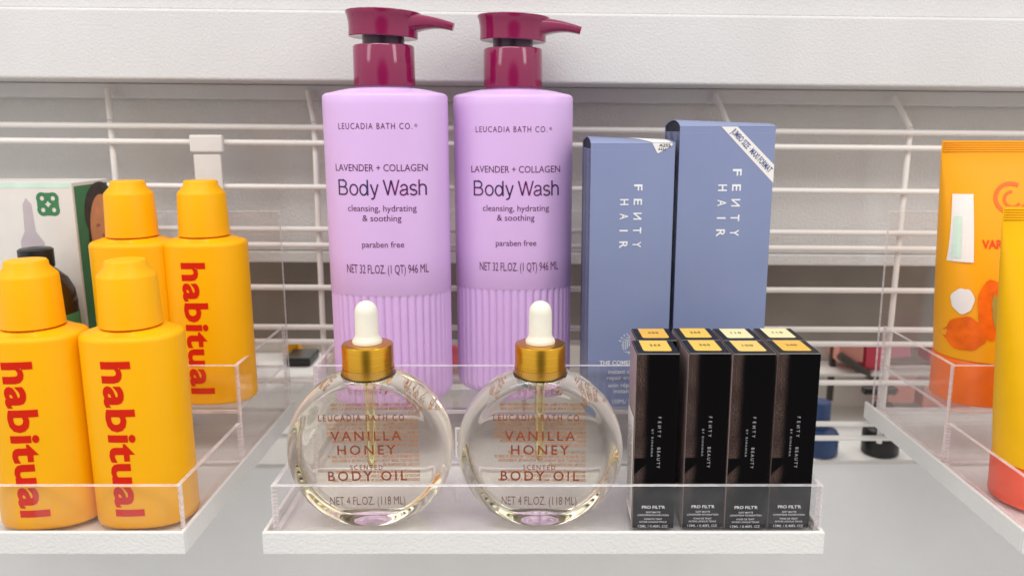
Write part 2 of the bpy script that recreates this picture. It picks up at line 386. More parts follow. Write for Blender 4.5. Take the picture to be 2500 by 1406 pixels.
# opposite side seen through the gap
t = tag(struct(MB().box(-160, 160, 150, 152, -90, 90).build('wall', 'far')), 'pale wall on the far side of the aisle', 'wall')
t = thing('far_shelf', 'white shelf tray of the opposite side, seen through the gap at left', 'shelf', (0, 0, 0))
MB().box(-60, -23.2, 77.6, 92.5, -1.2, -.2, .1).build('shelf_board', 'shelf', t)
MB().box(-60, -23.2, 92.55, 92.9, -1.2, 1.0, .06).build('rim', 'shelf', t)
t = thing('far_shelf', 'white shelf of the opposite side, seen through the gap at right', 'shelf')
MB().box(34, 80, 80, 106, -12.6, -11.8, .1).build('shelf_board', 'shelf', t)
MB().box(-95, 95, 106.1, 107, -12.6, 2.5, .1).build('back_board', 'white_card', t)
def bottle_plain(name, label, cat, x, y, z, h, r, mat, capmat, cr, ch, group=None, nozzle=0):
    t = thing(name, label, cat, (x, y, z), group=group)
    MB().lathe([(r*.9, 0), (r, .2), (r, h*.78), (r*.9, h*.9), (cr*.9, h)], seg=28).build('body', mat, t)
    mb = MB().lathe([(cr, h+.03), (cr, h+ch-.15), (cr*.9, h+ch)], seg=24)
    if nozzle:
        mb.lathe([(.4, h+ch), (.4, h+ch+1.2)], seg=12); mb.box(-nozzle, 1.0, -.6, .6, h+ch+1.2, h+ch+2.0, .15)
    mb.build('cap', capmat, t); return t
bottle_plain('pump_bottle', 'black pump bottle beyond the grid, right of the black cartons', 'bottle', 41.6, 90, -11.8, 3.4, 2.1, 'black', 'black', 1.15, 2.7, nozzle=2.6)
bottle_plain('bottle', 'navy blue bottle beyond the grid, beside the black cartons', 'bottle', 34.2, 90, -11.8, 3.2, 2.3, 'navy', 'navy', 1.2, 3.2)
t = MB().tube((40.0, 100, -2.8), (48.0, 101, -8.0), .55).build('brush_handle', 'brown'); tag(t, 'dark brown slanted handle beyond the grid at right', 'handle')
t = MB().box(40.1, 40.8, 103, 103.8, -10, 3.0, .1).build('price_rail', 'brown'); tag(t, 'thin dark upright rail beyond the grid at right', 'rail')
for i, (x, w, z, h, mt, lb) in enumerate(((41.9, 3.2, -4.0, 5.2, 'coral', 'coral carton beyond the grid, leftmost of the pink things'), (45.4, 3.0, -5.0, 6.0, 'rose', 'rose red carton beyond the grid, right of the coral one'),
        (48.6, 2.6, -3.5, 5.0, 'pink', 'pink carton beyond the grid, beside a black round cap'), (55.5, 6.0, -4.2, 5.2, 'rose', 'wide red carton beyond the right acrylic tray'), (49.0, 4.5, -10.0, 4.2, 'coral', 'small coral carton low beyond the grid'), (55.8, 6.5, -10.8, 3.8, 'coral', 'low wide coral carton behind the right acrylic tray'))):
    tag(MB().box(x-w/2, x+w/2, 101+i*.3, 105, z, z+h, .12).build('carton', mt), lb, 'carton', 'cartons across the aisle')
tag(MB().tube((51.4, 101, -.6), (51.4, 104, -.6), 1.25, 24).build('jar_lid', 'black'), 'round black cap beside the pink carton beyond the grid', 'cap')
tag(MB().box(34.0, 62, 100, 105.8, -5.6, -5.2, .05).build('glass_shelf', 'white_plastic'), 'thin white shelf holding pink cartons beyond the grid', 'shelf')
tag(MB().lathe([(.8, -.2), (1.1, .3), (1.15, 1.2), (.7, 2.0), (.15, 2.3)], -8.4, 88, 24).build('ball', 'rose'), 'red round cap visible between the two lavender bottles', 'cap')
tag(MB().box(-13, -3, 90, 94, -2.0, 1.1, .1).build('carton', 'coral'), 'pale pink carton low behind the lavender bottles', 'carton', 'cartons across the aisle')
tag(MB().box(-17, 5, 84.2, 95, -2.9, -2.05, .1).build('far_board', 'shelf'), 'white board under the pink carton behind the lavender bottles', 'board')
tag(MB().box(-27.3, -24.3, 86.5, 90.5, -.15, .8, .15).build('compact_case', 'black'), 'flat black case on the far shelf, seen left of the oil bottle', 'case')
tag(MB().box(-28.2, -26.8, 90.8, 92.2, -.15, 2.2, .1).build('lip_balm', 'yellow'), 'small yellow tube on the far shelf behind the black case', 'tube')

# ------------------------------------------------------------------ shelves and acrylic trays
def shelf(dx, label, g='white shelves'):
    t = thing('shelf', label, 'shelf', (dx, 48.06, 0), group=g)
    x0, x1 = -17.25, 19.2
    MB().box(x0+.3, x1-.3, .3, 25.2, -1.2, -.28, .05).build('shelf_floor', 'shelf', t)
    MB().box(x0, x1, 0, .28, -1.27, .35, .11, seg=3).build('front_rim', 'shelf', t)
    for xx in (x0, x1-.28): MB().box(xx+.001, xx+.279, .285, 25.4, -1.265, .345, .09, seg=2).build('side_rim', 'shelf', t)
    for xx in (x0+2, x1-3): MB().box(xx, xx+1, 8, 27.5, -2.4, -1.22, .1).build('bracket', 'shelf', t)
    return t
def tray(dx, label):
    t = thing('acrylic_tray', label, 'tray', (dx, 0, 0), group='clear acrylic trays')
    x0, x1 = -16.62, 19.04; y0, y1, y2 = 48.46, 59.76, 72.3; M2 = ['acrylic', 'edge']; e = .32
    MB().sheet(x0, x1, y0, y2, -.26, -.02).build('floor_sheet', M2, t)
    MB().sheet(x0, x1, y0, y0+e, 0, 3.36).build('front_lip', M2, t)
    for x in (x0, x1-e):
        MB().sheet(x, x+e, y0+e+.01, y1-.01, 0, 3.36).build('side_lip', M2, t)
        MB().sheet(x, x+e, y1+e+.01, y2-.02, 0, 7.98).build('side_wall', M2, t)
    MB().sheet(x0, x1, y1, y1+e, 0, 7.98).build('step_front', M2, t)
    MB().sheet(x0+e+.02, x1-e-.02, y1+e+.01, y2-.02, 3.98, 4.28).build('step_top', M2, t)
    MB().sheet(x0-.3, x1+.1, y2, y2+e, 0, 18.6).build('back_sheet', M2, t)
    return t
shelf(0, 'white shelf under the two oil bottles and black cartons')
shelf(-41.5, 'white shelf under the yellow bottles at left')
shelf(49.35, 'white shelf under the orange and yellow tubes at right')
tray(0, 'clear stepped acrylic tray holding the oil bottles and black cartons')
tray(-41.5, 'clear stepped acrylic tray holding the yellow bottles')
tray(49.35, 'clear stepped acrylic tray holding the orange and yellow tubes')

# ------------------------------------------------------------------ lavender body wash
A_, B_, N_ = 4.77, 3.35, 2.25
def strokes_body_wash(mb, u0, v0, h, width, fn):
    # drawn as single strokes, capital height 1
    w = .098; G = []; x = 0
    def put_s(pts, closed=False): G.append(([(px+x, py) for px, py in pts], closed))
    put_s([(.08, 0), (.08, 1)]); put_s([(.08, .955), (.36, .955)]+arc(.36, .74, .20, .215, 90, -90, 12)+[(.08, .525)])
    put_s([(.36, .525)]+arc(.38, .285, .235, .24, 90, -90, 12)+[(.08, .045)]); x += .78
    xh = .72
    def o_(cx, r=.24): put_s(arc(cx, xh/2, r, xh/2-.03, 0, 345, 24), True)
    o_(.26); x += .62
    o_(.25, .22); put_s([(.50, 0), (.50, 1)]); x += .66
    put_s([(.03, xh), (.25, .03)]); put_s([(.47, xh), (.22, -.14), (.15, -.21), (.04, -.215)]); x += .52+.26
    put_s([(.03, 1), (.27, .03)]); put_s([(.27, .03), (.48, .97)]); put_s([(.48, .97), (.69, .03)]); put_s([(.69, .03), (.93, 1)]); x += .97
    put_s([(.06, .53)]+arc(.25, .50, .18, .19, 160, 10, 10)+[(.43, .12), (.49, .03)]); put_s([(.43, .40), (.20, .35)]+arc(.20, .19, .17, .16, 90, 330, 12)+[(.43, .20)]); x += .57
    put_s(arc(.22, .52, .17, .17, 20, 270, 12)+arc(.22, .19, .185, .16, 90, -160, 12)); x += .49
    put_s([(.06, 0), (.06, 1)]); put_s([(.06, .40)]+arc(.25, .46, .19, .23, 170, 0, 10)+[(.44, 0)]); x += .50
    sx = width/x
    k = 0
    for pts, cl in G:
        k += 1; kk = .004*(k % 4)
        f2 = lambda a, b, kk=kk: (lambda q: (q[0], q[1]-kk, q[2]))(fn(a, b))
        ribbon(mb, [(u0-width/2+px*sx, v0+py*h) for px, py in pts], w*h, f2, cl)
def body_wash(x, y, label, rz, tilt, dz_, du):
    t = thing('body_wash_bottle', label, 'bottle', (x, y, 4.3), (0, 0, rz), 'lavender pump bottles on the acrylic step')
    SEG = 480; RIB = 48
    def ring(z, a, b, rib=0.0, scallop=False):
        R = []
        for j in range(SEG):
            th = 2*PI*j/SEG; c, s_ = math.cos(th), math.sin(th)
            px, py = a*math.copysign(abs(c)**(2/N_), c), b*math.copysign(abs(s_)**(2/N_), s_)
            if rib:
                # even spacing along the front: phase from the arc angle
                ph = RIB*math.atan2(py/b, px/a)/2
                g = (1-abs(math.sin(ph)))**1.5
                k_ = rib*g
                L = math.hypot(px, py); px -= px/L*k_; py -= py/L*k_
            R.append((px, py, z))
        return R
    rings = []; base = 1.05
    for i in range(9):
        q = i/8*PI/2; ins = base*(1-math.sin(q))
        rings.append(ring(base*(1-math.cos(q)), A_-ins, B_-ins*.8, .19*i/8))
    zr = 8.95
    for z in (3, 6, 8.2): rings.append(ring(z, A_, B_, .19))
    for i in range(1, 7): q = i/6; rings.append(ring(8.2+(zr-8.2)*q, A_, B_,   .19*math.sqrt(max(0, 1-q*q))+1e-5))
    rings.append(ring(zr+.06, A_+.03, B_+.03))
    for z in (12, 17, 21, 23.3): rings.append(ring(z, A_+.03, B_+.03))
    zt = 23.86; rs = .55
    for i in range(1, 8):
        q = i/7*PI/2; ins = rs*(1-math.cos(q)); rings.append(ring(zt+rs*.7*math.sin(q), A_+.03-ins, B_+.03-ins))
    za = zt+rs*.7
    for i in range(1, 8):
        f = i/7; rings.append([(px*(1-f)+2.15*math.cos(2*PI*j/SEG)*f, py*(1-f)+2.15*math.sin(2*PI*j/SEG)*f, za+.33*math.sin(f*PI/2)) for j, (px, py, pz) in enumerate(ring(za, A_+.03-rs, B_+.03-rs))])
    zn = za+.33
    rings.append([(2.1*math.cos(2*PI*j/SEG), 2.1*math.sin(2*PI*j/SEG), zn+.12) for j in range(SEG)])
    MB().loft(rings).build('body', 'lavender', t, 55)
    z0 = zn+.12
    c = MB().lathe([(2.1, z0), (2.32, z0+.02), (2.34, z0+.1), (2.32, z0+2.93), (2.24, z0+3.05), (1.6, z0+3.08)], seg=96).build('collar', 'pump', t)
    z1 = z0+3.09
    MB().lathe([(1.58, z1), (1.58, z1+.62)], seg=64).build('neck_ring', 'pump_dark', t)
    # head: flared cup with a sloping spout, tipped a little
    e = bpy.data.objects.new('pump_head', None)
    hz = z1+.52
    mb = MB(); R = []
    for r, z in ((1.55, .05), (2.55, 0), (2.62, .06), (2.60, .55), (2.64, 1.05), (2.74, 1.5), (2.86, 1.78), (2.84, 1.86), (2.4, 1.95), (1.2, 2.02)):
        R.append([(r*math.cos(2*PI*j/96)*(1.0), r*math.sin(2*PI*j/96)*.97, z) for j in range(96)])
    mb.loft(R)
    Tm = Matrix.Rotation(math.radians(tilt), 4, 'Y'); dz = hz
    fix = lambda mb: setattr(mb, 'v', [tuple((Tm @ Vector(q))+Vector((0, 0, dz))) for q in mb.v])
    fix(mb); hd = mb.build('pump_head', 'pump', t)
    mb = MB(); R = []
    for i in range(15):
        f = i/14; px = 1.9+f*3.35; top = 1.83-.10*f-.62*f*f*.75; w = 1.2*(1-f)**1.2+.42
        hgt = .58+.95*(1-f)**1.7; bot = top-hgt; R.append([(px+(.0 if i < 14 else 0)+(0.16*f*(zz-bot)/hgt), yy, zz) for yy, zz in
            [(w*math.copysign(abs(math.cos(a))**.6, math.cos(a)), (top+bot)/2+hgt/2*math.copysign(abs(math.sin(a))**.6, math.sin(a))) for a in [2*PI*j/28 for j in range(28)]]])
    mb.loft(R); fix(mb); mb.build('nozzle', 'pump', t)
    # print
    def fn(u, v): u += du; return (u, -(B_+.03)*(max(0, 1-abs(u/(A_+.03))**N_))**(1/N_)-.02, v)
    for nm, L in (('brand_text', (('LEUCADIA BATH CO.', -.55, 21.13, .44, 5.55),)), ('variant_text', (('LAVENDER + COLLAGEN', -.25, 18.05, .51, 6.95),)),
            ('description_text', (('cleansing, hydrating', -.22, 15.06, .47, 5.2), ('& soothing', -.22, 14.32, .47, 2.95), ('paraben free', -.20, 12.32, .46, 3.2)))):
        mb = MB()
        for s_, u, v, h, w in L: put(mb, s_, u, v+dz_, h, w, fn, spacing=1.25 if s_.isupper() and '+' not in s_ else 1.0)
        if nm == 'brand_text': put(mb, '®', 2.48, 21.28+dz_, .22, .2, fn)
        mb.build(nm, 'ink', t)
    mb = MB(); put(mb, 'NET 32 FL.OZ. (1 QT) 946 ML', 0, 10.32+dz_, .66, 6.25, fn)
    mb.build('volume_text', 'ink', t)
    mb = MB(); strokes_body_wash(mb, -.22, 16.25+dz_, 1.17, 6.75, fn); mb.build('product_name', 'foil_ink', t)
    return t
body_wash(-11.05, 64.0, 'lavender pump bottle with magenta pump, left of the pair, behind the left oil bottle', math.radians(-1), 2.0, .40, .28)
body_wash(-1.23, 66.5, 'lavender pump bottle with magenta pump, beside the blue-grey cartons', math.radians(-2.5), 2.0, .16, .60)

# ------------------------------------------------------------------ oil bottles
BACK = ['LEUCADIA BATH CO ®', '', 'DIRECTIONS: APPLY A SMALL AMOUNT TO HANDS AND RUB THEM', 'TOGETHER TO WARM. MASSAGE IN CIRCULAR MOTIONS ALL OVER', '(BODY)', '', 'INGREDIENTS: CAPRYLIC/CAPRIC TRIGLYCERIDE, OLEA EUROPAEA',
        '(OLIVE) FRUIT OIL, MINERAL OIL, ETHYLHEXYL PALMITATE, HELIANTHUS', 'ANNUUS (SUNFLOWER) SEED OIL, PRUNUS AMYGDALUS DULCIS (SWEET', 'ALMOND) OIL, HIPPOPHAE RHAMNOIDES OIL, ARGANIA SPINOSA (ARGAN)',
        'KERNEL OIL, SIMMONDSIA CHINENSIS (JOJOBA) SEED OIL, COLLAGEN', 'HONEY, TOCOPHERYL ACETATE, RETINOL, FRAGRANCE (PARFUM)', 'ASCORBYL TETRAISOPALMITATE', '',
        'CAUTIONS: FOR EXTERNAL USE ONLY. AS DIRECTED KEEP', 'OUT OF REACH OF CHILDREN. AVOID CONTACT WITH EYES. IN CASE OF', 'EYE CONTACT, RINSE THOROUGHLY WITH WATER. IF IRRITATION', 'OCCURS, DISCONTINUE USE', '',
        'MANUFACTURED FOR LUCREZIA BATH, LTD DISTRIBUTORS, INC', 'ENCINITAS, CA 92024 • LUCREZIABATH.COM', 'DESIGNED IN THE USA • MADE IN CHINA • R • 250818    24M']
def oil_bottle(x, y, label, rz, tip, px):
    t = thing('oil_bottle', label, 'bottle', (x, y, 0), (0, 0, rz), 'round oil bottles at the front of the tray')
    R0, T, RF, CZ = 5.5, 1.85, 4.45, 5.02
    def puck(inset, zmin):
        R_, T_, F_ = R0-inset, T-inset*.7, RF-inset*.55
        prof = [(F_*.001, -T_), (F_*.5, -T_), (F_*.93, -T_)]
        for i in range(0, 21):
            q = PI*i/20; prof.append((F_+(R_-F_)*math.sin(q)**.9 if 0 < q < PI else F_, -T_*math.copysign(abs(math.cos(q))**.85, math.cos(q))))
        prof += [(F_*.93, T_), (F_*.5, T_), (F_*.001, T_)]
        mb = MB(); seg = 128
        rings = [[(r*math.sin(2*PI*j/seg), yy, max(zmin, CZ+r*math.cos(2*PI*j/seg))) for j in range(seg)] for r, yy in prof]
        # soften the foot
        mb.loft(rings); return mb
    b = puck(0, .02); g = b.build('glass_body', 'glass', t, 50)
    o = puck(.80, .80).build('oil', 'oil', t, 50)
    mb = MB().lathe([(1.75, 10.0), (1.72, 10.3), (1.72, 10.62)], seg=64); mb.build('neck', 'glass', t)
    MB().lathe([(1.58, 10.06), (1.66, 10.10), (1.66, 12.05), (1.62, 12.14), (1.54, 12.17), (.8, 12.17)], seg=96).build('cap', 'gold', t)
    mb = MB().lathe([(.95, 12.19), (.97, 12.34), (.93, 12.44), (.80, 12.62), (.755, 12.8), (.74, 14.2), (.71, 14.45), (.61, 14.68), (.42, 14.87), (.2, 14.96), (.02, 14.98)], seg=64)
    mb.build('dropper_bulb', 'rubber', t)
    MB().lathe([(1.62, 9.98), (1.68, 9.8), (1.55, 9.5), (1.2, 9.36), (.55, 9.4)], seg=64).build('neck_base', 'pipette_in', t)
    pr = [(.02, tip), (.16, tip+.02), (.22, tip+.15), (.30, tip+.6), (.33, tip+1.1), (.33, 9.9)]
    MB().lathe(pr, px, 0, 40).build('pipette', 'pipette', t)
    MB().lathe([(.02, tip+.3), (.12, tip+.4), (.19, tip+1.0), (.2, 9.85)], px, 0, 40).build('pipette_bore', 'pipette_in', t)
    yf = -T-.02
    fn = lambda u, v: (u, yf, v)
    mb = MB()
    for s_, u, v, h, w in (('LEUCADIA BATH CO', -.25, 7.52, .40, 5.5), ('VANILLA', 0, 6.18, .62, 4.55), ('HONEY', 0, 5.22, .62, 3.75), ('SCENTED', -.05, 4.18, .31, 2.1), ('BODY OIL', 0, 3.42, .64, 5.1)):
        put(mb, s_, u, v, h, w, fn, spacing=1.35, bold=.012)
    mb.build('front_print', 'copper', t)
    mb = MB(); put(mb, 'NET 4 FL.OZ. (118 ML)', -.05, 1.72, .58, 4.9, fn); mb.build('volume_print', 'brown_ink', t)
    mb = MB(); fb = lambda u, v: (u, T+.02, v); v = 8.45
    for i, s_ in enumerate(BACK):
        if i == 0: put(mb, s_, .3, v, .27, 3.6, fb, spacing=1.3, mirror=True); v -= .62; continue
        if s_: put(mb, s_, 3.1, v, .20, min(6.2, .108*len(s_)), fb, align='L', mirror=True, bold=.03)
        v -= .30 if s_ else .2
    mb.build('back_print', 'copper_pale', t)
    return t
oil_bottle(-10.52, 51.0, 'round clear body oil bottle with gold cap and dropper, before the left lavender bottle', math.radians(1.5), 3.75, .1)
oil_bottle(.78, 51.0, 'round clear body oil bottle with gold cap and dropper, beside the black cartons', math.radians(-1), 4.3, -.02)
t = MB().box(-5.72, -5.26, 59.68, 59.74, .5, 3.0, .01).build('price_sticker', 'paper')
tag(t, 'narrow white sticker with upright black digits between the two oil bottles', 'sticker')
mb = MB(); put(mb, '335556   BATH', -1.75, -5.60, .26, 2.2, lambda u, v: (v, 59.66, -u)); mb.build('printed_digits', 'black_ink', t)

# ------------------------------------------------------------------ blue-grey cartons
def hair_carton(x0, x1, y0, y1, h, label, rz, extra):
    t = thing('hair_carton', label, 'carton', (x0, y0, 4.3), (0, 0, rz), 'blue-grey hair cartons on the acrylic step')
    w, d = x1-x0, y1-y0
    mb = MB()
    e = .18
    mb.box(0, w, 0, d, 0, h-.42, .05, face_mi=lambda n: 1 if n.x < -.9 else 0)
    # front wall stands higher; the open left end shows a filler painted dark as shade under the arched lid
    mb.box(0, w, 0, .06, h-.45, h-.02, .02); mb.box(w-.06, w, .07, d, h-.45, h-.04, .02); mb.box(0.0, w, d-.06, d-.001, h-.45, h-.05, .02)
    mb.build('carton_body', ['carton', 'carton_side'], t)
    nx, ny = 16, 14; top = []; bot = []
    for i in range(nx+1):
        for j in range(ny+1):
            u, v = i/nx, j/ny; z = h+.48*math.sin(PI*v**.85)**.8*(1-.55*u)
            top.append((w*u, d*v, z)); bot.append((w*u, d*v+(.0), z-.05))
    n = (nx+1)*(ny+1); F = []
    q = lambda i, j: i*(ny+1)+j
    for i in range(nx):
        for j in range(ny):
            F.append((q(i, j), q(i+1, j), q(i+1, j+1), q(i, j+1))); F.append((n+q(i, j), n+q(i, j+1), n+q(i+1, j+1), n+q(i+1, j)))
    for i in range(nx):
        F.append((q(i, 0), n+q(i, 0), n+q(i+1, 0), q(i+1, 0))); F.append((q(i, ny), q(i+1, ny), n+q(i+1, ny), n+q(i, ny)))
    for j in range(ny):
        F.append((q(0, j), q(0, j+1), n+q(0, j+1), n+q(0, j))); F.append((q(nx, j), n+q(nx, j), n+q(nx, j+1), q(nx, j+1)))
    mb = MB(); mb.add(top+bot, F, 0, True); mb.build('lid_flap', 'carton', t)
    K = 12; ys = [.07+(d-.14)*j/K for j in range(K+1)]; az = lambda u, y_: h+.48*math.sin(PI*(y_/d)**.85)**.8*(1-.55*u/w)-.13
    prof = [(y_, z_) for y_, z_ in zip(ys, [az(0, y_) for y_ in ys])]
    A = [(.06, y_, z_) for y_, z_ in prof]+[(.06, d-.07, h-.41), (.06, .07, h-.41)]
    B = [(w-.07, y_, az(w, y_)) for y_ in ys]+[(w-.07, d-.07, h-.41), (w-.07, .07, h-.41)]
    MB().loft([A, B], smooth=False).build('dark_filler', 'hollow_shade', t)  # added solid block, coloured dark to give the shade below the lid
    extra(t, w, d, h); return t
fp = lambda u, v: (u, -.025, v)
def cw(u0, v0):                                                      # letters turned a quarter clockwise about (u0, v0)
    return lambda u, v: (u0+v, -.025, v0-u)
def spaced(mb, word, x, z0, pitch, h, gw):
    for i, ch in enumerate(word):
        zc = z0-i*pitch; f = cw(x, zc)
        if ch == 'N' and word == 'FENTY': f2 = lambda u, v, f=f: f(-u, v)
        else: f2 = f
        put(mb, ch, 0, 0, h, None if ch == 'I' else gw*(1.1 if ch in 'NR' else .95), f2, bold=.018)
def short_extra(t, w, d, h):
    mb = MB(); spaced(mb, 'FENTY', 3.30, 17.25, 1.075, .60, .48); spaced(mb, 'HAIR', 2.28, 16.16, 1.075, .60, .48); mb.build('brand_lettering', 'white_ink', t); mb = MB()
    z = 3.5
    put(mb, 'THE COMEBACK KID', .92, z, .33, 4.4, fp, bold=.02, align='L')
    put(mb, 'instant damage', 1.62, 2.78, .33, 3.0, fp, align='L', bold=.008); put(mb, 'repair treatment', 1.52, 2.29, .33, 3.3, fp, align='L', bold=.008)
    put(mb, 'soin réparateur', 1.66, 1.68, .33, 3.1, fp, align='L', bold=.008); put(mb, 'instantané', 2.08, 1.20, .33, 2.1, fp, align='L', bold=.008)
    put(mb, '150ML/ 5.0 FL.OZ.', 2.0, .34, .34, 2.9, fp, align='L')
    mb.build('printed_text', 'white_ink', t); mb = MB()
    # round maze emblem with lettering over it
    cx, cz, R = 3.35, 5.1, .72
    for r in (.12, .26, .40): ribbon(mb, [(cx-r, cz-r), (cx-r, cz+r), (cx+r, cz+r), (cx+r, cz-r*.4)], .055, fp)
    for k in range(-6, 7):
        zz = cz+k*.115; s_ = math.sqrt(max(0, R*R-(zz-cz)**2))
        if s_ > .1:
            if abs(zz-cz) > .47: ribbon(mb, [(cx-s_, zz), (cx+s_, zz)], .05, fp)
            else:
                ribbon(mb, [(cx-s_, zz), (cx-.50, zz)], .05, fp); ribbon(mb, [(cx+.50, zz), (cx+s_, zz)], .05, fp)
    for i, ch in enumerate('REPLENISH'):
        a = math.radians(158-i*17); ca, sa = math.cos(a), math.sin(a)
        put(mb, ch, 0, 0, .17, None, lambda u, v, ca=ca, sa=sa: fp(cx+ca*(.82+v)+sa*u, cz+sa*(.82+v)-ca*u), bold=.02)
    mb.build('maze_emblem', 'white_ink', t)
    # torn price sticker folded over the top edge
    mb = MB(); zt = h+.06
    def top(u, y): return (u, y, h+.48*math.sin(PI*max(1e-4, min(.999, y/d))**.85)**.8*(1-.55*u/w)+.03)
    cols = 10
    L = [(2.8+.9*i/cols, 2.6-2.55*i/cols) for i in range(cols+1)]
    Rr = [(6.0, 2.6-2.55*i/cols) for i in range(cols+1)]
    vs = []
    for a, b in zip(L, Rr): vs += [top(a[0]+.9*(1-((b[1])/2.6)), a[1]), top(b[0], b[1])]
    mb.add(vs, [(2*i, 2*i+1, 2*i+3, 2*i+2) for i in range(cols)])
    mb.add([(4.55, -.03, h+.03), (6.05, -.03, h+.03), (6.1, -.03, h-.12), (5.05, -.03, h-.72), (4.95, -.03, h-.70)], [(0, 1, 2, 3, 4)])
    mb.build('price_sticker', 'paper', t)
    mb = MB(); f = lambda u, v: (u, -.045, v)
    put(mb, 'A255', 5.5, h-.25, .21, .85, f, bold=.02); put(mb, '6221', 5.3, h-.5, .16, .55, f, bold=.02)
    mb.build('sticker_digits', 'black_ink', t)
def jumbo_extra(t, w, d, h):
    mb = MB(); spaced(mb, 'FENTY', 4.1, 18.35, 1.14, .64, .52); spaced(mb, 'HAIR', 3.05, 17.2, 1.14, .64, .52)
    mb.build('brand_lettering', 'white_ink', t)
    mb = MB(); mb.add([(3.08, -.02, h-.04), (4.28, -.02, h-.04), (w+.01, -.02, h-2.85), (w+.01, -.02, h-4.2)], [(0, 3, 2, 1)])
    mb.build('corner_ribbon', 'paper', t)
    mb = MB(); a = math.atan2(-(4.2+2.85)/2+.04, w-(3.08+4.28)/2); c0 = ((3.68+w)/2, h-1.80)
    f = lambda u, v: (c0[0]+u*math.cos(a)-v*math.sin(a), -.04, c0[1]+u*math.sin(a)+v*math.cos(a))
    put(mb, 'JUMBO SIZE · MAXI FORMAT', .0, -.20, .44, 4.25, f, bold=.012); mb.build('ribbon_text', 'blue_ink', t)
hair_carton(4.62, 10.92, 60.55, 66.4, 20.5, 'shorter blue-grey carton with torn price sticker on its top edge', math.radians(2.2), short_extra)
hair_carton(11.25, 18.42, 61.0, 67.0, 21.75, 'taller blue-grey carton with white diagonal ribbon across its corner', math.radians(1.2), jumbo_extra)

# ------------------------------------------------------------------ black foundation cartons
def foundation(x, y, shade, label, rz, w=2.72, h=11.95, back=False):
    t = thing('foundation_carton', label, 'carton', (x, y, 0), (0, 0, rz), 'black foundation cartons in two rows')
    d = 3.15; x0 = -w/2
    # object origin sits so that the printed strip starts at the left edge
    MB().box(x0, w/2, 0, d, .01, h-.06, .05, face_mi=lambda n: 1 if n.x < -.8 else 0).build('carton_body', ['black_carton', 'rose_carton'], t)
    mb = MB().box(x0+.07, w/2-.02, -.015, d-.02, h-.045, h+.02, .02, face_mi=lambda n: 0 if n.z > .8 else 1); mb.build('lid', ['black_lid', 'lid_edge'], t)
    # rounded shade sticker on the lid
    a0, a1, b0, b1, r = x0+.50, w/2-.40, .52, d-.06, .22; P = []
    for cx, cy, q in ((a1-r, b1-.02, 0), (a0+r, b1-.02, 90), (a0+r, b0+r, 180), (a1-r, b0+r, 270)):
        rr = r if q >= 180 else .02
        ccx = cx if q >= 180 else (a1-.02 if q == 0 else a0+.02)
        P += [(ccx+rr*math.cos(math.radians(q+k*15)), cy+rr*math.sin(math.radians(q+k*15)), h+.03) for k in range(7)]
    s = MB().add(P, [tuple(range(len(P)))]).build('shade_sticker', 'shade_'+shade, t)
    mb = MB(); put(mb, shade, (a0+a1)/2, d*.54, .40, .72, lambda u, v: (u, v, h+.045), bold=.012, spacing=1.2); mb.build('shade_number', 'black_ink', s)
    if not back:
        mb = MB()
        f = cw(.12, 7.75); put(mb, 'BEAUTY', 3.50, 0, .20, 1.42, lambda u, v: f(u, v), align='R', spacing=1.5)
        # FENTY with its reversed N, letter by letter
        for i, ch in enumerate('FENTY'):
            g = cw(.12, 7.70-i*.31); put(mb, ch, 0, 0, .20, None, (lambda u, v, g=g: g(-u, v)) if ch == 'N' else g)
        f3 = cw(-.28, 6.95); put(mb, 'BY RIHANNA', 0.05, 0, .125, 1.85, f3, align='L', spacing=1.6)
        mb.build('side_print', 'grey_ink', t)
        mb = MB(); k = .0
        for s_, v, hh, ww in (("PRO FILT'R", 1.42, .20, 1.52), ('SOFT MATTE', 1.10, .115, .95), ('LONGWEAR FOUNDATION', .90, .115, 2.05), ('FOND DE TEINT', .62, .115, 1.18), ('SATINÉ LONGUE TENUE', .42, .115, 1.8), ('12ML / 0.40FL OZ', .08, .17, 1.95)):
            put(mb, s_, 0, v, hh, ww, fp, bold=.015 if hh > .18 else .004)
        mb.build('front_print', 'white_ink', t)
    return t
specs = [(8.22, 49.22, '265', 'black carton with yellow 265 sticker, front corner beside the right oil bottle', -.012, 2.74),
         (11.50, 49.30, '265', 'black carton with yellow 265 sticker, second in the front row', .0, 2.66),
         (14.30, 49.18, '100', 'black carton with pale amber 100 sticker in the front row', .004, 2.72),
         (17.18, 49.28, '240', 'black carton with amber 240 sticker at the right end of the front row', -.006, 2.74)]
for x, y, s, lb, rz, w in specs: foundation(x, y, s, lb, rz, w)
for x, y, s, lb, rz, w in ((8.62, 52.46, '300', 'black carton with orange 300 sticker in the back row, left end', .004, 2.72), (11.55, 52.56, '265', 'black carton with yellow 265 sticker in the back row', .0, 2.70),
        (14.38, 52.46, '110', 'black carton with cream 110 sticker, third in the back row', .01, 2.72), (17.25, 52.55, '110', 'black carton with cream 110 sticker at the right end of the back row', -.01, 2.72)):
    foundation(x, y, s, lb, rz, w, back=True)
t = MB().box(6.78, 6.815, 49.5, 52.0, .5, 7.6, .01).build('barcode_sticker', 'paper')
tag(t, 'white sticker with tiny black print on the side of the front left black carton', 'sticker')
mb = MB()
for i in range(4): put(mb, ('MATTE FOUNDATION 12ML', 'KEEP AWAY FROM HEAT', 'MADE IN ITALY', 'FOND DE TEINT MAT')[i], 4.0, 49.75+i*.55, .2, 5.6, lambda u, v: (6.765, v, u), bold=.01)
mb.build('sticker_print', 'black_ink', t)

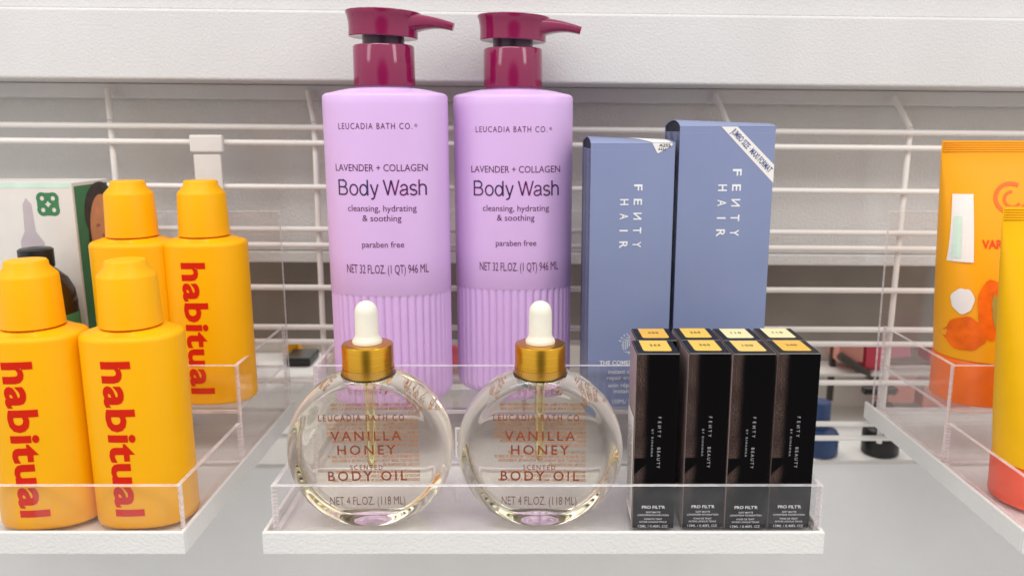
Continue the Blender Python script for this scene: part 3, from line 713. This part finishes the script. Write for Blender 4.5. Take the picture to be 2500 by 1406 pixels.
# ------------------------------------------------------------------ yellow bottles at left
def habitual(x, y, z, label, rz=0):
    t = thing('yellow_bottle', label, 'bottle', (x, y, z), (0, 0, rz), 'yellow bottles with red lettering')
    a, b, n, seg = 3.2, 2.45, 2.3, 96; R = []
    for i in range(6): q = i/5*PI/2; ins = .3*(1-math.sin(q)); R.append(sup(a-ins, b-ins, n, seg, .3*(1-math.cos(q))))
    R.append(sup(a, b, n, seg, 6)); R.append(sup(a, b, n, seg, 12.6))
    for i in range(1, 8): q = i/7*PI/2; ins = .38*(1-math.cos(q)); R.append(sup(a-ins, b-ins, n, seg, 12.6+.38*math.sin(q)))
    R.append(sup(2.2, 2.0, 2, seg, 13.22)); R.append(sup(1.2, 1.2, 2, seg, 13.25))
    MB().loft(R).build('body', 'yellow', t, 50)
    MB().lathe([(1.62, 13.2), (1.62, 13.4)], seg=48).build('neck', 'orange_cap', t)
    MB().lathe([(1.84, 13.33), (1.92, 13.38), (1.90, 13.6), (1.80, 16.55), (1.75, 16.7), (1.30, 17.2), (1.27, 17.5), (1.18, 17.62), (.4, 17.66)], seg=64).build('cap', 'yellow', t)
    def fn(u, v): return (u, -b*(max(0, 1-abs(u/a)**n))**(1/n)-.02, v)
    mb = MB(); f = lambda u, v: fn(-.62+v+.0, 6.25-u)
    put(mb, 'habitual', .0, -.48, 1.70, 10.5, f, bold=.032, spacing=1.06)
    mb.build('brand_lettering', 'red_ink', t)
    return t
habitual(-25.98, 51.35, .01, 'yellow bottle with red lettering at the front right, by the acrylic corner', math.radians(4))
habitual(-32.35, 51.25, .01, 'yellow bottle with red lettering, cut by the left edge, front row', math.radians(9))
habitual(-31.1, 63.0, 4.3, 'yellow bottle at the back, half hidden behind the front ones', math.radians(1))
habitual(-25.6, 63.4, 4.3, 'yellow bottle with red lettering at the back right of the tray', math.radians(3))

# white carton with portrait side and green emblem
t = thing('serum_carton', 'white carton with green emblem and portrait side behind the yellow bottles', 'carton', (-36.6, 65, 4.3))
MB().box(-9.5, 0, 0, 5.6, 0, 17.3, .06).build('carton_body', 'white_card', t)
MB().box(-9.5, 0, -.02, .0, 16.9, 17.3, .0).build('top_band', 'mint', t)
mb = MB()
for i in range(4):
    q = math.radians(90*i+45); cx, cz = -2.05+.62*math.cos(q), 15.6+.66*math.sin(q)
    ribbon(mb, arc(cx, cz, .32, .34, 0, 345, 20), .30, lambda u, v: (u, -.02, v), True)
for i in range(4):
    q = math.radians(90*i); mb.add([(-2.05+.62*math.cos(q)-.25, -.025, 15.6+.66*math.sin(q)-.25), (-2.05+.62*math.cos(q)+.25, -.025, 15.6+.66*math.sin(q)-.25), (-2.05+.62*math.cos(q)+.25, -.025, 15.6+.66*math.sin(q)+.25), (-2.05+.62*math.cos(q)-.25, -.025, 15.6+.66*math.sin(q)+.25)], [(0, 1, 2, 3)])
mb.build('emblem', 'green', t)
mb = MB(); P = [(-4.0, 11.4), (-4.0, 12.6), (-3.6, 13.4), (-3.5, 15.6), (-3.2, 16.1), (-2.8, 15.6), (-2.7, 13.4), (-2.1, 12.5), (-2.1, 11.4)]
mb.add([(a-.6, -.015, b) for a, b in P], [tuple(range(len(P)))]); mb.build('bottle_picture', 'mauve_print', t)
def disc(mb, cy, cz, ry, rz_, off, n=28): mb.add([(off, cy+ry*math.cos(2*PI*i/n), cz+rz_*math.sin(2*PI*i/n)) for i in range(n)], [tuple(range(n))])
MB().add([(.02, .25, .2), (.02, 5.4, .2), (.02, 5.4, 17.0), (.02, .25, 17.0)], [(0, 1, 2, 3)]).build('green_backdrop', 'green', t)
mb = MB(); disc(mb, 4.0, 14.6, 2.6, 2.55, .035); disc(mb, 2.6, 12.4, .9, 2.2, .034); mb.build('portrait_hair', 'hair_print', t)
mb = MB(); disc(mb, 4.0, 13.2, 1.95, 2.9, .05); mb.add([(.045, 2.0, 10.9), (.045, 5.35, 10.9), (.045, 5.35, 4.2), (.045, 3.2, 4.2), (.045, 2.2, 8.0)], [(0, 1, 2, 3, 4)]); mb.build('portrait_face', 'skin_print', t)
mb = MB(); disc(mb, 3.3, 13.5, .32, .14, .065); disc(mb, 4.7, 13.5, .32, .14, .065); disc(mb, 4.0, 11.6, .5, .2, .065); disc(mb, 4.0, 12.5, .18, .25, .063); mb.build('portrait_features', 'lips_print', t)
t = thing('dropper_bottle', 'dark amber dropper bottle with black cap behind the left yellow bottle', 'bottle', (-38.2, 61.9, 4.3))
MB().lathe([(2.4, 0), (2.52, .2), (2.52, 8.2), (2.4, 9.2), (2.0, 10.1), (1.3, 10.8), (1.05, 11.0)], seg=48).build('body', 'amber', t)
MB().lathe([(2.55, 3.0), (2.55, 7.4)], seg=48, cap0=False, cap1=False).build('paper_label', 'green', t)
MB().lathe([(2.56, .4), (2.56, 2.95)], seg=48, cap0=False, cap1=False).build('white_band', 'paper', t)
MB().lathe([(1.22, 11.02), (1.24, 11.2), (1.24, 12.4), (1.1, 12.5), (.5, 12.55)], seg=32).build('cap', 'black', t)
t = thing('strip_holder', 'white plastic holder clipped over the wires behind the yellow bottles', 'holder', (-28.7, 73.3, 0))
MB().box(-1.45, 1.5, -.5, .1, 23.75, 25.3, .15).build('clip_head', 'white_plastic', t)
MB().box(-1.25, 1.2, -.3, .05, 15.6, 23.6, .08).build('strip', 'white_plastic', t)

# ------------------------------------------------------------------ tubes at right
def squeeze_tube(name, label, x, y, z, h, aw, ab, caph, m_body, m_cap, rz=0):
    t = thing(name, label, 'tube', (x, y, z), (0, 0, rz)); R = []; seg = 72
    for i in range(16):
        f = i/15; zz = caph+.05+(h-caph-1.0)*f; a = ab+(aw-ab)*f; b = ab*(1-f**1.4)+.12; R.append(sup(a, b, 2+1.2*f, seg, zz))
    R.append(sup(aw, .12, 3.2, seg, h))
    MB().loft(R).build('tube_body', m_body, t)
    mb = MB()
    for i in range(5): mb.box(-aw*.985, aw*.985, -.17, .17, h-.85+i*.17, h-.77+i*.17, .03)
    mb.build('crimp', m_body, t)
    MB().lathe([(ab*.97, 0), (ab*1.01, .12), (ab*1.03, caph-.25), (ab*.99, caph)], seg=64).build('cap', m_cap, t)
    return t
t = squeeze_tube('squeeze_tube', 'orange tube printed with fruit, standing on its cap at the back right', 36.85, 63.7, 4.3, 20.65, 4.7, 3.35, 3.6, 'tube', 'orange_cap')
def tf(u, v):
    f = (v-3.65)/(20.6-4.6); a = 3.35+1.35*f; b = 3.35*(1-max(0, f)**1.4)+.12; n = 2+1.2*f
    return (u, -b*(max(0, 1-abs(u/a)**n))**(1/n)-.05, v)
mb = MB()
for dx, wd in ((0, .0),):
    vs = [(lambda q: (q[0], q[1]-.06, q[2]))(tf(-3.9+1.5*i/6, 11.4+5.2*j/8)) for i in range(7) for j in range(9)]
    mb.add(vs, [(i*9+j, (i+1)*9+j, (i+1)*9+j+1, i*9+j+1) for i in range(6) for j in range(8)])
mb.build('price_sticker', 'paper', t)
mb = MB(); tg = lambda u, v: (lambda q: (q[0], q[1]-.10, q[2]))(tf(u, v))
vs = [tg(-3.75+.5*i/2, 11.7+3.2*j/6) for i in range(3) for j in range(7)]
mb.add(vs, [(i*7+j, (i+1)*7+j, (i+1)*7+j+1, i*7+j+1) for i in range(2) for j in range(6)]); mb.build('sticker_stripe', 'mint', t)
mb = MB(); ribbon(mb, arc(.5, 16.3, 1.2, 1.1, 60, 330, 24), .3, tf); ribbon(mb, arc(.6, 16.2, .62, .58, 90, 330, 18), .22, tf); mb.build('spiral_emblem', 'orange_cap', t)
mb = MB(); put(mb, 'VARA', -.75, 12.5, .62, 2.1, tf, bold=.03); mb.build('printed_text', 'deep_orange', t)
def patch(mb, u0, v0, ru, rv, off, wob=.12, n=40, rings=6, ph=0):
    f = lambda u, v: (lambda q: (q[0], q[1]-off, q[2]))(tf(max(-4.0, u), v)); vs = [f(u0, v0)]
    for k in range(1, rings+1):
        for i in range(n):
            a = 2*PI*i/n; r = k/rings*(1+wob*math.sin(3*a+ph)+wob*.6*math.sin(7*a+2*ph)); vs.append(f(u0+ru*r*math.cos(a), v0+rv*r*math.sin(a)))
    fs = [(0, 1+i, 1+(i+1) % n) for i in range(n)]
    for k in range(rings-1):
        for i in range(n): a, b = 1+k*n+i, 1+k*n+(i+1) % n; fs.append((a, a+n, b+n, b))
    mb.add(vs, fs)
mb = MB(); patch(mb, -.95, 7.9, 1.1, 2.3, .02, .04, ph=.5); patch(mb, -2.5, 5.8, 1.05, 1.35, .03, .06, ph=1.7); patch(mb, 1.8, 6.4, 1.4, 1.9, .02, .04, ph=2.2); mb.build('fruit_picture', 'fruit_orange', t)
mb = MB(); patch(mb, -.8, 7.9, .28, 1.2, .05, ph=.3); patch(mb, 1.9, 6.4, .4, .9, .05); mb.build('leaf_picture', 'olive', t)
mb = MB(); ribbon(mb, [(-.45, 11.45), (.0, 11.45), (.7, 11.45)], .42, tf); mb.build('white_bar', 'paper', t)
mb = MB(); patch(mb, -2.9, 8.4, .62, 1.0, .06, ph=.2, wob=.05); mb.build('pale_print', 'paper', t)
squeeze_tube('squeeze_tube', 'yellow tube with red-orange cap, cut by the right edge', 36.75, 53.8, .01, 20.7, 4.75, 3.35, 2.9, 'yellow_tube', 'deep_orange', math.radians(-8))
